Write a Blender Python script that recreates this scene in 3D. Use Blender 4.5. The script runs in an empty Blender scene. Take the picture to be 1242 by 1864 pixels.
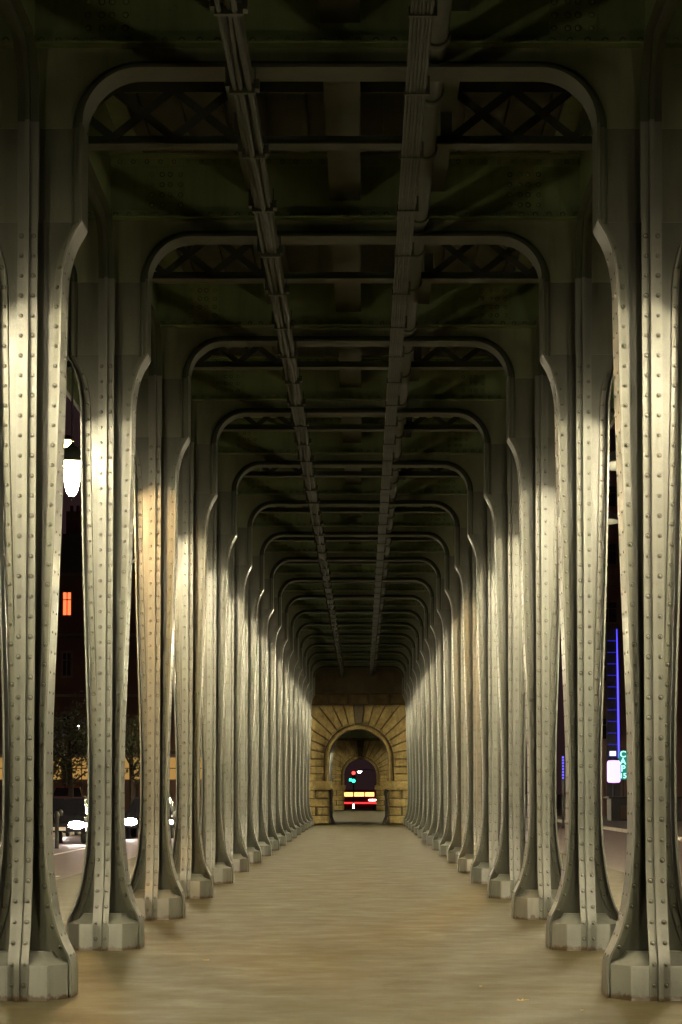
import bpy, bmesh, math, random
from mathutils import Vector, Matrix
R = math.radians
rnd = random.Random(7)
S = bpy.context.scene
COL = S.collection

# ------------------------------------------------------------------ materials
def mat(name):
    m = bpy.data.materials.new(name); m.use_nodes = True
    nt = m.node_tree
    b = nt.nodes['Principled BSDF']
    return m, nt, b

def N(nt, t, **kw):
    n = nt.nodes.new(t)
    for k, v in kw.items():
        setattr(n, k, v)
    return n

def coords(nt, jitter=True):
    tc = N(nt, 'ShaderNodeTexCoord')
    if not jitter:
        return tc.outputs['Object']
    oi = N(nt, 'ShaderNodeObjectInfo')
    mul = N(nt, 'ShaderNodeMath', operation='MULTIPLY'); mul.inputs[1].default_value = 37.0
    nt.links.new(oi.outputs['Random'], mul.inputs[0])
    add = N(nt, 'ShaderNodeVectorMath', operation='ADD')
    nt.links.new(tc.outputs['Object'], add.inputs[0]); nt.links.new(mul.outputs[0], add.inputs[1])
    return add.outputs[0]

def noise(nt, vec, scale, detail=4, rough=0.55, stretch=None):
    n = N(nt, 'ShaderNodeTexNoise'); n.inputs['Scale'].default_value = scale
    n.inputs['Detail'].default_value = detail; n.inputs['Roughness'].default_value = rough
    if stretch:
        mp = N(nt, 'ShaderNodeMapping'); mp.inputs['Scale'].default_value = stretch
        nt.links.new(vec, mp.inputs['Vector']); vec = mp.outputs[0]
    nt.links.new(vec, n.inputs['Vector'])
    return n.outputs['Fac']

def ramp(nt, fac, stops):
    r = N(nt, 'ShaderNodeValToRGB')
    e = r.color_ramp.elements
    while len(e) < len(stops):
        e.new(0.5)
    for el, (p, c) in zip(e, stops):
        el.position = p
        el.color = (c[0], c[1], c[2], 1) if not isinstance(c, (int, float)) else (c, c, c, 1)
    nt.links.new(fac, r.inputs[0])
    return r.outputs['Color']

def mix(nt, fac, a, b, mode='MIX'):
    m = N(nt, 'ShaderNodeMix', data_type='RGBA', blend_type=mode)
    if isinstance(fac, (int, float)):
        m.inputs[0].default_value = fac
    else:
        nt.links.new(fac, m.inputs[0])
    for s, i in ((a, 6), (b, 7)):
        if isinstance(s, tuple):
            m.inputs[i].default_value = (s[0], s[1], s[2], 1)
        else:
            nt.links.new(s, m.inputs[i])
    return m.outputs[2]

def bump(nt, b, h, strength, dist):
    bp = N(nt, 'ShaderNodeBump'); bp.inputs['Strength'].default_value = strength
    bp.inputs['Distance'].default_value = dist
    nt.links.new(h, bp.inputs['Height']); nt.links.new(bp.outputs[0], b.inputs['Normal'])

def paint_mat(name, base, rust=True, rough=0.37):
    m, nt, b = mat(name)
    v = coords(nt)
    big = noise(nt, v, 1.3, 5)
    streak = noise(nt, v, 9, 5, 0.6, (1, 1, 0.09))
    d = tuple(c * 0.72 for c in base); l = tuple(min(1, c * 1.16) for c in base)
    c1 = ramp(nt, big, [(0.3, d), (0.7, l)])
    st = ramp(nt, streak, [(0.36, 0.62), (0.52, 1.0)])
    c2 = mix(nt, 0.42, c1, st, 'MULTIPLY')
    spots = noise(nt, v, 38, 3, 0.6)
    sp = ramp(nt, spots, [(0.27, 0.45), (0.36, 1.0)])
    c3 = mix(nt, 0.6, c2, sp, 'MULTIPLY')
    oi = N(nt, 'ShaderNodeObjectInfo')
    tint = ramp(nt, oi.outputs['Random'], [(0.0, (0.88, 0.88, 0.86)), (0.35, (1.0, 1.0, 1.0)), (0.7, (1.05, 1.02, 0.97)), (1.0, (0.95, 1.0, 0.98))])
    c3 = mix(nt, 0.8, c3, tint, 'MULTIPLY')
    col = c3
    if rust:
        tc = N(nt, 'ShaderNodeTexCoord'); sx = N(nt, 'ShaderNodeSeparateXYZ')
        nt.links.new(tc.outputs['Object'], sx.inputs[0])
        rn = noise(nt, v, 14, 5, 0.65)
        # rust and dirt creeping a few centimetres up from the pavement
        sm = N(nt, 'ShaderNodeMath', operation='MULTIPLY'); sm.inputs[1].default_value = 0.14
        nt.links.new(rn, sm.inputs[0])
        lt = N(nt, 'ShaderNodeMath', operation='SUBTRACT')
        nt.links.new(sm.outputs[0], lt.inputs[0]); nt.links.new(sx.outputs['Z'], lt.inputs[1])
        rf = ramp(nt, lt.outputs[0], [(0.03, 0.0), (0.052, 1.0)])
        col = mix(nt, rf, c3, (0.045, 0.026, 0.012))
        r2 = noise(nt, v, 3.1, 6, 0.7)
        rf2 = ramp(nt, r2, [(0.70, 0.0), (0.76, 0.55)])
        col = mix(nt, rf2, col, (0.16, 0.10, 0.045))
    nt.links.new(col, b.inputs['Base Color'])
    rr = ramp(nt, big, [(0.3, rough - 0.08), (0.7, rough + 0.12)])
    nt.links.new(rr, b.inputs['Roughness'])
    b.inputs['Metallic'].default_value = 0.0
    b.inputs['Specular IOR Level'].default_value = 0.55
    bn = noise(nt, v, 22, 4, 0.6)
    bump(nt, b, bn, 0.18, 0.01)
    return m

M = {}
M['paint'] = paint_mat('painted_steel', (0.130, 0.133, 0.117))
M['beam'] = paint_mat('painted_beam', (0.195, 0.25, 0.115), rust=False, rough=0.5)
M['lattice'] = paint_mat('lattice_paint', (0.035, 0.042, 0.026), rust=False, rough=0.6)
M['collar'] = paint_mat('shaded_collar_paint', (0.082, 0.088, 0.060), rust=False)  # upper flange above the lamp cutoff, shade put into its colour
M['web'] = paint_mat('shaded_web_paint', (0.072, 0.075, 0.055))  # recess shade between rib and flange painted into the web colour
M['angle'] = paint_mat('shaded_angle_paint', (0.092, 0.094, 0.066))  # colour darkened for the dimmer light on the angle bands
M['soffit'] = paint_mat('shaded_soffit', (0.042, 0.050, 0.027), rust=False, rough=0.7)  # unlit undersides painted in as a darker colour
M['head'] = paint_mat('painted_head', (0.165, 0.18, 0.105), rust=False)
M['cable'] = paint_mat('cable_grey', (0.026, 0.031, 0.018), rust=False, rough=0.6)

def simple(name, col, rough=0.6, metallic=0.0, var=0.2, scale=6, bumpy=0.0, jitter=True):
    m, nt, b = mat(name)
    v = coords(nt, jitter)
    n = noise(nt, v, scale, 5)
    c = ramp(nt, n, [(0.3, tuple(x * (1 - var) for x in col)), (0.7, tuple(min(1, x * (1 + var)) for x in col))])
    nt.links.new(c, b.inputs['Base Color'])
    b.inputs['Roughness'].default_value = rough; b.inputs['Metallic'].default_value = metallic
    if bumpy:
        bump(nt, b, noise(nt, v, scale * 6, 4), bumpy, 0.02)
    return m

def emit(name, col, strength):
    m, nt, b = mat(name)
    b.inputs['Base Color'].default_value = (0.02, 0.02, 0.02, 1)
    b.inputs['Emission Color'].default_value = (*col, 1)
    b.inputs['Emission Strength'].default_value = strength
    return m

def floor_mat():
    m, nt, b = mat('walkway_surface')
    v = coords(nt, False)
    big = noise(nt, v, 0.30, 3, 0.5)
    med = noise(nt, v, 1.7, 6, 0.65)
    fine = noise(nt, v, 45, 4, 0.75)
    c1 = ramp(nt, big, [(0.25, (0.0515, 0.0425, 0.0185)), (0.75, (0.0585, 0.048, 0.0208))])
    c2 = mix(nt, 0.09, c1, ramp(nt, med, [(0.32, 0.72), (0.6, 1.05)]), 'MULTIPLY')
    c3 = mix(nt, 0.5, c2, ramp(nt, fine, [(0.3, 0.86), (0.7, 1.07)]), 'MULTIPLY')
    # worn, hairline cracks
    vo = N(nt, 'ShaderNodeTexVoronoi', feature='DISTANCE_TO_EDGE'); vo.inputs['Scale'].default_value = 0.33
    wv = N(nt, 'ShaderNodeTexNoise'); wv.inputs['Scale'].default_value = 2.2; wv.inputs['Detail'].default_value = 5
    nt.links.new(v, wv.inputs['Vector'])
    wa = N(nt, 'ShaderNodeVectorMath', operation='SCALE'); wa.inputs['Scale'].default_value = 0.7
    nt.links.new(wv.outputs['Color'], wa.inputs[0])
    wb = N(nt, 'ShaderNodeVectorMath', operation='ADD')
    nt.links.new(v, wb.inputs[0]); nt.links.new(wa.outputs[0], wb.inputs[1]); nt.links.new(wb.outputs[0], vo.inputs['Vector'])
    cr = ramp(nt, vo.outputs['Distance'], [(0.0, 0.35), (0.006, 1.0)])
    c4 = mix(nt, 0.5, c3, cr, 'MULTIPLY')
    # pale trodden specks
    sp = noise(nt, v, 17, 2, 0.5)
    c5 = mix(nt, ramp(nt, sp, [(0.77, 0.0), (0.82, 0.25)]), c4, (0.11, 0.10, 0.07))
    nt.links.new(c5, b.inputs['Base Color'])
    nt.links.new(ramp(nt, med, [(0.3, 0.55), (0.7, 0.8)]), b.inputs['Roughness'])
    b.inputs['Specular IOR Level'].default_value = 0.18
    bump(nt, b, fine, 0.12, 0.01)
    return m
M['floor'] = floor_mat()
M['grime'] = simple('rivet_grime', (0.042, 0.040, 0.026), 0.7, var=0.35, scale=30)
M['asphalt'] = simple('asphalt', (0.085, 0.058, 0.053), 0.55, var=0.3, scale=2.5, bumpy=0.3, jitter=False)
M['paving'] = simple('paving', (0.10, 0.08, 0.06), 0.7, var=0.25, scale=1.5, bumpy=0.3, jitter=False)
M['ground'] = simple('ground_earth', (0.07, 0.06, 0.055), 0.8, var=0.3, scale=0.6, jitter=False)
M['kerb'] = simple('kerb_stone', (0.32, 0.27, 0.24), 0.7, var=0.2, scale=3)
M['white_line'] = simple('road_line', (0.75, 0.68, 0.62), 0.6, var=0.1, scale=8)
def stone_mat():
    m, nt, b = mat('yellow_limestone')
    v = coords(nt, False)
    n1 = noise(nt, v, 1.6, 6, 0.65); n2 = noise(nt, v, 7, 6, 0.7); n3 = noise(nt, v, 5, 5, 0.6, (1, 1, 0.15))
    c = ramp(nt, n1, [(0.3, (0.30, 0.21, 0.075)), (0.55, (0.50, 0.38, 0.15)), (0.75, (0.62, 0.50, 0.24))])
    c = mix(nt, 0.55, c, ramp(nt, n2, [(0.35, 0.45), (0.6, 1.05)]), 'MULTIPLY')
    c = mix(nt, 0.6, c, ramp(nt, n3, [(0.35, 0.45), (0.55, 1.0)]), 'MULTIPLY')
    nt.links.new(c, b.inputs['Base Color']); b.inputs['Roughness'].default_value = 0.85
    bump(nt, b, n2, 0.6, 0.05)
    return m
M['stone'] = stone_mat()
M['stone_dark'] = simple('joint_shade_stone', (0.10, 0.08, 0.045), 0.9, var=0.35, scale=2, bumpy=0.5)  # dark joints and lintel; also paints the shadow on the keystone
M['stone_shade'] = simple('shaded_yellow_stone', (0.16, 0.115, 0.05), 0.9, var=0.4, scale=2.2, bumpy=0.5)  # top course coloured dark where the lamplight is cut off
M['iron'] = simple('dark_iron', (0.035, 0.032, 0.028), 0.45, 0.4, 0.3, 9)
M['lantern_metal'] = simple('lantern_metal', (0.022, 0.023, 0.019), 0.45, 0.2, 0.2, 9)
M['globe'] = emit('lantern_glow', (1.0, 0.865, 0.55), 210)
M['tube'] = emit('lantern_tube', (1.0, 0.865, 0.55), 11600)
M['globe_amber'] = emit('lantern_tube_amber', (1.0, 0.60, 0.22), 11600)
M['facade'] = simple('facade_brown', (0.10, 0.052, 0.038), 0.85, var=0.25, scale=0.5)
M['facade_rose'] = simple('facade_rose', (0.16, 0.09, 0.075), 0.85, var=0.2, scale=0.5)
M['facade_slate'] = simple('roof_slate', (0.05, 0.045, 0.05), 0.6, var=0.25, scale=1.5)
M['dark_glass'] = simple('dark_window', (0.012, 0.012, 0.016), 0.1, 0.0, 0.1, 3)
M['trim'] = simple('facade_trim', (0.13, 0.085, 0.065), 0.8, var=0.15, scale=1.5)
M['lit_red'] = emit('lit_window_red', (1.0, 0.16, 0.05), 2.0)
M['lit_gold'] = emit('lit_shop', (1.0, 0.55, 0.14), 0.42)
M['bark'] = simple('bark', (0.05, 0.035, 0.025), 0.9, var=0.35, scale=6, bumpy=0.5)
M['leaf'] = simple('leaf_dark', (0.05, 0.055, 0.02), 0.6, var=0.45, scale=3)
M['dry_leaf'] = simple('dry_leaf', (0.42, 0.28, 0.08), 0.7, var=0.3, scale=20)
M['car_red'] = simple('car_paint_red', (0.35, 0.02, 0.02), 0.25, 0.1, 0.1, 2)
M['car_grey'] = simple('car_paint_grey', (0.022, 0.022, 0.025), 0.25, 0.3, 0.1, 2)
M['tyre'] = simple('tyre', (0.02, 0.02, 0.02), 0.8, var=0.2, scale=10)
M['rim'] = simple('rim', (0.35, 0.35, 0.36), 0.3, 0.8, 0.1, 6)
M['headlamp'] = emit('headlamp_glow', (1.0, 0.84, 0.76), 120)
M['tail'] = emit('tail_glow', (1.0, 0.03, 0.03), 9)
M['sodium'] = emit('sodium_glow', (1.0, 0.55, 0.2), 160)
M['white_lamp'] = emit('white_lamp_glow', (1.0, 0.97, 0.9), 20)
M['sig_red'] = emit('signal_red', (1.0, 0.04, 0.03), 5)
M['sig_green'] = emit('signal_green', (0.04, 0.9, 0.5), 4)
M['blue_neon'] = emit('blue_neon', (0.09, 0.07, 1.0), 2.2)
M['blue_dim'] = emit('blue_neon_dim', (0.06, 0.05, 1.0), .45)
M['violet_box'] = emit('violet_lightbox', (0.74, 0.42, 1.0), 2.2)
M['white_box'] = emit('pale_lightbox', (0.75, 0.72, 1.0), 1.6)
M['sign_green'] = emit('sign_green', (0.01, 0.30, 0.20), 0.75)
M['sign_letter'] = emit('sign_letter', (0.45, 1.0, 0.92), 1.5)
M['warm_strip'] = emit('warm_windows', (1.0, 0.55, 0.15), 2.4)
M['pink_sign'] = emit('pink_sign', (1.0, 0.75, 0.85), 4)

# ------------------------------------------------------------------ mesh builder
class MB:
    def __init__(s): s.v = []; s.f = []; s.g = set()
    def add(s, vs, fs):
        o = len(s.v); s.v += [tuple(p) for p in vs]; s.f += [tuple(i + o for i in f) for f in fs]
    def box(s, x0, x1, y0, y1, z0, z1):
        s.add([(x0,y0,z0),(x1,y0,z0),(x1,y1,z0),(x0,y1,z0),(x0,y0,z1),(x1,y0,z1),(x1,y1,z1),(x0,y1,z1)],
              [(3,2,1,0),(4,5,6,7),(0,1,5,4),(1,2,6,5),(2,3,7,6),(3,0,4,7)])
    def loft(s, loops, cap=True):
        n = len(loops[0]); vs = [p for l in loops for p in l]; fs = []
        for i in range(len(loops) - 1):
            for j in range(n):
                a = i*n+j; b = i*n+(j+1) % n
                fs.append((a, b, b+n, a+n))
        if cap:
            fs.append(tuple(range(n-1, -1, -1))); fs.append(tuple((len(loops)-1)*n + j for j in range(n)))
        s.add(vs, fs)
    def prism(s, poly, y0, y1):          # polygon in x,z pushed along y
        n = len(poly)
        s.add([(x, y0, z) for x, z in poly] + [(x, y1, z) for x, z in poly],
              [tuple(range(n)), tuple(range(2*n-1, n-1, -1))] + [(i, i+n, (i+1) % n+n, (i+1) % n) for i in range(n)])
    def rivet(s, p, nrm, r=0.0148, h=0.0135):
        nrm = Vector(nrm).normalized(); a = Vector((0,0,1)) if abs(nrm.z) < .9 else Vector((1,0,0))
        u = nrm.cross(a).normalized(); w = nrm.cross(u); p = Vector(p)
        k = 7; vs = []
        for rr, hh in ((r, -0.002), (r*.82, h*.6), (r*.4, h*.95)):
            for i in range(k):
                t = 2*math.pi*i/k
                vs.append(p + u*(rr*math.cos(t)) + w*(rr*math.sin(t)) + nrm*hh)
        fs = []
        for q in range(2):
            for i in range(k):
                fs.append((q*k+i, q*k+(i+1) % k, (q+1)*k+(i+1) % k, (q+1)*k+i))
        fs.append(tuple(2*k+i for i in range(k)))
        s.add(vs, fs)
        o = len(s.f)                                  # ring of old grime round the rivet head
        jr = r*(1.25+.15*math.sin(p.z*57.0+p.x*91.0))
        s.add([p + u*(jr*math.cos(6.2832*i/9)) + w*(jr*math.sin(6.2832*i/9)) + nrm*.0016 for i in range(9)], [tuple(range(9))])
        s.g.add(o)
    def tube(s, pts, rad, k=8):
        pts = [Vector(p) for p in pts]
        if isinstance(rad, (int, float)): rad = [rad]*len(pts)
        loops = []
        for i, p in enumerate(pts):
            t = (pts[min(i+1, len(pts)-1)] - pts[max(i-1, 0)]).normalized()
            a = Vector((0,0,1)) if abs(t.z) < .9 else Vector((1,0,0))
            u = t.cross(a).normalized(); w = t.cross(u)
            loops.append([p + u*(rad[i]*math.cos(2*math.pi*j/k)) + w*(rad[i]*math.sin(2*math.pi*j/k)) for j in range(k)])
        s.loft(loops)
    def lathe(s, prof, c=(0,0,0), k=14, axis='z'):
        loops = []
        for r, h in prof:
            l = []
            for j in range(k):
                t = 2*math.pi*j/k; a, b = r*math.cos(t), r*math.sin(t)
                l.append((c[0]+a, c[1]+b, c[2]+h) if axis == 'z' else ((c[0]+a, c[1]+h, c[2]+b) if axis == 'y' else (c[0]+h, c[1]+a, c[2]+b)))
            loops.append(l)
        s.loft(loops)
    def merge(s, o): s.g |= {len(s.f)+i for i in o.g}; s.add(o.v, o.f)
    def mesh(s, name, m, smooth=35):
        me = bpy.data.meshes.new(name); me.from_pydata(s.v, [], s.f)
        bm = bmesh.new(); bm.from_mesh(me); bmesh.ops.recalc_face_normals(bm, faces=bm.faces); bm.to_mesh(me); bm.free()
        if smooth:
            for p in me.polygons: p.use_smooth = True
            me.set_sharp_from_angle(angle=R(smooth))
        me.materials.append(m)
        if s.g:
            me.materials.append(M['grime'])
            for i in s.g: me.polygons[i].material_index = 1
        return me
    def build(s, name, m, parent=None, smooth=35, loc=None):
        o = bpy.data.objects.new(name, s.mesh(name, m, smooth)); COL.objects.link(o)
        if parent: o.parent = parent
        if loc: o.location = loc
        return o

def tag(o, label, cat, group=None, kind=None):
    if label: o['label'] = label
    if cat: o['category'] = cat
    if group: o['group'] = group
    o['kind'] = kind or 'thing'
    return o
def empty(name, loc, label, cat, group=None, rz=0):
    o = bpy.data.objects.new(name, None); COL.objects.link(o); o.location = loc; o.rotation_euler.z = rz
    o.empty_display_size = 0.2
    return tag(o, label, cat, group)
def copy_tree(o, parent=None):
    c = o.copy(); COL.objects.link(c); c.parent = parent
    for ch in list(o.children):
        copy_tree(ch, c)
    return c
def struct(o): o['kind'] = 'structure'; return o

# ------------------------------------------------------------------ layout
BAY, Y1 = 5.5, 17.95
XC = 2.30                      # column axis
ZC = 6.44                      # column top / spring of the arches
ZA = 6.86                      # underside of the cross arch
NF = 17                        # frames as far as the stone pier
PIER = 110.6
def fy(k): return Y1 + BAY*(k-1)
ORD = ['', 'first', 'second', 'third', 'fourth', 'fifth', 'sixth', 'seventh', 'eighth', 'ninth', 'tenth', 'eleventh', 'twelfth', 'thirteenth',
       'fourteenth', 'fifteenth', 'sixteenth', 'seventeenth', 'eighteenth']

# ------------------------------------------------------------------ column profile
WP = [(0,.355),(.22,.352),(.30,.335),(.38,.296),(.47,.260),(.63,.217),(.88,.182),(1.12,.164),(1.45,.158),(1.9,.160),(2.7,.186),(3.72,.220),(4.66,.243),(5.22,.252),
      (5.38,.268),(5.50,.295),(5.60,.334),(5.69,.385),(5.715,.395),(6.44,.395)]
RP = [(0,.455),(.20,.455),(.28,.445),(.36,.405),(.47,.355),(.63,.305),(.88,.262),(1.12,.240),(1.45,.230),(1.9,.228),(3.5,.222),(5.2,.222),(6.44,.222)]
def interp(P, z):
    if z <= P[0][0]: return P[0][1]
    for i in range(len(P)-1):
        if z <= P[i+1][0]:
            z0, a = P[i]; z1, b = P[i+1]
            def sl(k):
                if k <= 0 or k >= len(P)-1: return 0.0
                d0 = (P[k][1]-P[k-1][1])/(P[k][0]-P[k-1][0]); d1 = (P[k+1][1]-P[k][1])/(P[k+1][0]-P[k][0])
                if d0*d1 <= 0: return 0.0
                return 2*d0*d1/(d0+d1)
            h = z1-z0; t = (z-z0)/h; m0, m1 = sl(i)*h, sl(i+1)*h
            return (2*t**3-3*t*t+1)*a + (t**3-2*t*t+t)*m0 + (-2*t**3+3*t*t)*b + (t**3-t*t)*m1
    return P[-1][1]
W = lambda z: interp(WP, z)
Rr = lambda z: interp(RP, z)
ZS = sorted(set([0,.1,.2,.24,.28,.32,.36,.4,.45,.5,.56,.63,.72,.8,.9,1.0,1.12,1.3,1.5,1.75,2,2.4,2.8,3.2,3.6,4,4.4,4.8,5.1,5.25,5.32,5.38,5.44,5.5,5.55,5.6,5.65,5.69,5.715,5.8,6.0,6.2,ZC]))
FD = 0.2
YB = lambda z: .042
def rect(x0, x1, y0, y1, z): return [(x0,y0,z),(x1,y0,z),(x1,y1,z),(x0,y1,z)]

def side_flange(sg, rivets=True):
    b = MB()
    b.loft([rect(sg*(W(z)-.016), sg*W(z), -FD, FD, z) for z in ZS if z <= 5.715])
    if rivets:
        for q in (-1, 1):
            z = .30
            while z < 5.60:
                e = .01; dw = (W(z+e)-W(z-e))/(2*e)
                b.rivet((sg*W(z), q*.10, z), (sg, 0, -dw), .011, .008); z += .148
    return b
def angle_iron(sg, q, rivets=True):
    # riveted angle on the web, with a narrow slot beside the flange plate
    b = MB(); zl = [z for z in ZS if .24 <= z <= 5.72]
    b.loft([rect(sg*(W(z)-.078), sg*(W(z)-.032), q*.013, q*YB(z), z) for z in zl])
    b.loft([rect(sg*(W(z)-.082), sg*(W(z)-.076), q*.013, q*(YB(z)-.008), z) for z in zl])
    z = .36
    while z < 5.68 and rivets:
        b.rivet((sg*(W(z)-.055), q*YB(z), z), (0, q, 0)); z += .148
    return b
def upper_flange(sg):
    b = MB(); zu = [z for z in ZS if z >= 5.715]
    b.loft([rect(sg*(W(z)-.022), sg*W(z), -FD, FD, z) for z in zu])
    for q in (-1, 1):
        pr = [(.022,.013),(.022,.052),(.040,.066),(.066,.066),(.086,.050),(.092,.013)]
        b.loft([[(sg*(W(z)-a), q*c, z) for a, c in pr] for z in zu])
    return b
def rib(q, rivets=True):
    b = MB()
    zz = ZS
    wid = lambda z: .074 if z < 5.70 else .080
    b.loft([rect(-wid(z), wid(z), q*Rr(z), q*(Rr(z)-.015), z) for z in zz])
    b.loft([rect(-.017, .017, q*(Rr(z)+.065), q*Rr(z), z) for z in zz])
    zl = [z for z in zz if z <= 5.70]
    for sx in (-1, 1):
        b.loft([rect(sx*.015, sx*.030, q*(Rr(z)-.015), q*(Rr(z)-.085), z) for z in zl])
        if rivets:
            z = .11
            while z < 5.66:
                e = .01; dr = (Rr(z+e)-Rr(z-e))/(2*e)
                b.rivet((sx*.044, q*Rr(z), z), (0, q, -dr*1.0)); z += .148
    return b
def web():
    b = MB()
    zz = [z for z in ZS if z >= .2]
    b.loft([rect(-(W(z)-.022), W(z)-.022, -.013, .013, z) for z in zz])
    for q in (-1, 1):
        b.loft([rect(-.0145, .0145, q*.013, q*(Rr(z)-.015), z) for z in zz])
    return b
def head_plate():
    b = MB()
    for q in (-1, 1):                       # cover plates at the joint below the arch
        y0, y1 = sorted((q*.0134, q*.020))
        b.box(-(W(5.76)-.093), -.0150, y0, y1, 5.735, ZC)
        b.box(.0150, W(5.76)-.093, y0, y1, 5.735, ZC)
    return b
def plinth():
    b = MB()
    def oct_(s, fy_, z):
        a, c, d = .205*s, .332, .225
        f = fy_
        return [(-a,-f,z),(a,-f,z),(c,-d,z),(c,d,z),(a,f,z),(-a,f,z),(-c,d,z),(-c,-d,z)]
    b.loft([oct_(1.015,.447,0), oct_(1,.438,.03), oct_(1,.436,.235), oct_(.985,.430,.247)], cap=False)
    # sloping top that rises to the shaft
    t = oct_(.985,.430,.247)
    inner = [(-.1,-.2,.335),(.1,-.2,.335),(.20,-.1,.33),(.20,.1,.33),(.1,.2,.335),(-.1,.2,.335),(-.20,.1,.33),(-.20,-.1,.33)]
    b.loft([t, [(x*1.15, y*1.4, .285) for x, y, z in inner], inner], cap=False)
    b.add(inner, [tuple(range(8))])
    return b

G_COL = 'riveted columns of the viaduct'
def make_column(loc, label):
    t = empty('bridge_column', loc, label, 'column', G_COL)
    p = plinth().build('plinth', M['paint'], t, 30)
    bv = p.modifiers.new('edge', 'BEVEL'); bv.width = .006; bv.segments = 2; bv.limit_method = 'ANGLE'
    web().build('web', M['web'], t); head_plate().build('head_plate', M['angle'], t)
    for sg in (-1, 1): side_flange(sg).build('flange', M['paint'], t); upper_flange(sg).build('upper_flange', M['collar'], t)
    for sg in (-1, 1):
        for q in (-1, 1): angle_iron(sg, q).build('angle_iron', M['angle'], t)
    for q in (-1, 1): rib(q).build('rib', M['paint'], t)
    return t
def col_label(k, side):
    if k == 0: return f'riveted grey steel column of the {side} row nearest the camera, just outside the picture'
    if k <= 9: return f'riveted grey steel column, {ORD[k]} from the front in the {side} row'
    j = NF + 1 - k
    if j == 1: return f'last riveted grey column of the {side} row, beside the yellow stone archway'
    return f'riveted grey steel column, {ORD[j]} in front of the stone archway in the {side} row'
col0 = None
for k in range(0, NF+1):
    for side, sx in (('left', -1), ('right', 1)):
        if col0 is None:
            col0 = make_column((sx*XC, fy(k), 0), col_label(k, side))
        else:
            c = copy_tree(col0); c.location = (sx*XC, fy(k), 0); c['label'] = col_label(k, side)
            if k % 2: c.rotation_euler.z = math.pi

# ------------------------------------------------------------------ cross beams
def arc(cx, cz, r, a0, a1, n=10): return [(cx+r*math.cos(R(a0+(a1-a0)*i/n)), cz+r*math.sin(R(a0+(a1-a0)*i/n))) for i in range(n+1)]
OPN = XC - .395               # half width of the opening
RC = ZA - ZC
ZB, ZW, ZT = 7.055, 7.60, 7.68
XO = 3.75
def sweep_xz(b, path, norms, o0, o1, y0, y1):
    """a bar that follows a path in the x,z plane, from offset o0 to o1 along the normals and from y0 to y1 in depth"""
    b.loft([[(x+nx*o0, y0, z+nz*o0), (x+nx*o1, y0, z+nz*o1), (x+nx*o1, y1, z+nz*o1), (x+nx*o0, y1, z+nz*o0)] for (x, z), (nx, nz) in zip(path, norms)])
def path_norms(path):
    out = []
    for i in range(len(path)):
        a = Vector(path[max(i-1, 0)]); c = Vector(path[min(i+1, len(path)-1)]); t = (c-a).normalized()
        out.append((-t.y, t.x))
    return out
inner_path = [(-OPN, ZC)] + arc(-OPN+RC, ZC, RC, 180, 90, 12)[1:] + [(-.9, ZA), (.0, ZA), (.9, ZA)] + arc(OPN-RC, ZC, RC, 90, 0, 12)[:-1] + [(OPN, ZC)]
outer_l = [(-XO, ZA)] + arc(-XC-.395-RC, ZC, RC, 90, 0, 10)
outer_r = [(-x, z) for x, z in reversed(outer_l)]

def make_beam(loc, label):
    t = empty('cross_beam', loc, label, 'beam', 'arched cross beams of the viaduct')
    b = MB()                                                     # spandrel web, cut round the three openings
    def col_strip(path):
        for (xa, za), (xb, zb) in zip(path[:-1], path[1:]):
            if abs(xa-xb) < 1e-6: continue
            b.prism([(xa, za+.004), (xb, zb+.004), (xb, ZB), (xa, ZB)], -.0125, .0125)
    col_strip(outer_l); col_strip(inner_path); col_strip(outer_r)
    for sx in (-1, 1):
        x0, x1 = sorted((sx*OPN, sx*(XC+.395)))
        b.box(x0, x1, -.0125, .0125, ZC, ZB)
        for q in (-1, 1):
            a, c = sorted((q*.0125, q*.0195))
            b.box(x0+.092, x1-.092, a, c, ZC+.004, ZC+.36)
    b.build('spandrel_plate', M['head'], t)
    b = MB()
    for p in (outer_l, inner_path, outer_r):
        n = path_norms(p)
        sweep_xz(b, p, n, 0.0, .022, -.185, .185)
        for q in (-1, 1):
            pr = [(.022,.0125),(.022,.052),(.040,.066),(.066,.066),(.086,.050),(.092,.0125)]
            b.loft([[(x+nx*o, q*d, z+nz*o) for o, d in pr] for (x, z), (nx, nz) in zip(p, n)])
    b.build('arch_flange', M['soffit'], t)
    b = MB()
    b.box(-XO, XO, -.011, .011, ZB, ZT)
    b.build('girder_web', M['beam'], t)
    b = MB()
    for q in (-1, 1):
        y0, y1 = sorted((q*.0125, q*.03)); b.box(-XO, XO, y0, y1, ZB, ZB+.095)
        y0, y1 = sorted((q*.03, q*.15)); b.box(-XO, XO, y0, y1, ZB, ZB+.016)
        x = -XO+.06
        while x < XO:
            b.rivet((x, q*.03, ZB+.055), (0, q, 0), .019, .014); x += .132
    b.build('bottom_angle', M['beam'], t)
    b = MB()
    for q in (-1, 1):
        y0, y1 = sorted((q*.0115, q*.03)); b.box(-XO, XO, y0, y1, ZW-.01, ZT)
        y0, y1 = sorted((q*.03, q*.17)); b.box(-XO, XO, y0, y1, ZT-.02, ZT)
        x = -XO+.10
        while x < XO:
            b.rivet((x, q*.03, ZW+.03), (0, q, 0), .017, .012); x += .132
    b.build('top_angle', M['beam'], t)
    for sx in (-1, 1):
        b = MB()
        x0, x1 = sorted((sx*1.57, sx*1.92))
        for q in (-1, 1):
            y0, y1 = sorted((q*.0115, q*.024)); b.box(x0, x1, y0, y1, ZB+.097, ZW-.012)
            for i in range(4):
                for fx in (.10, .39, .61, .90):
                    b.rivet((x0+(x1-x0)*fx, q*.024, ZB+.15+i*.10), (0, q, 0), .02, .014)
        b.build('gusset_plate', M['beam'], t)
    return t
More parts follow.
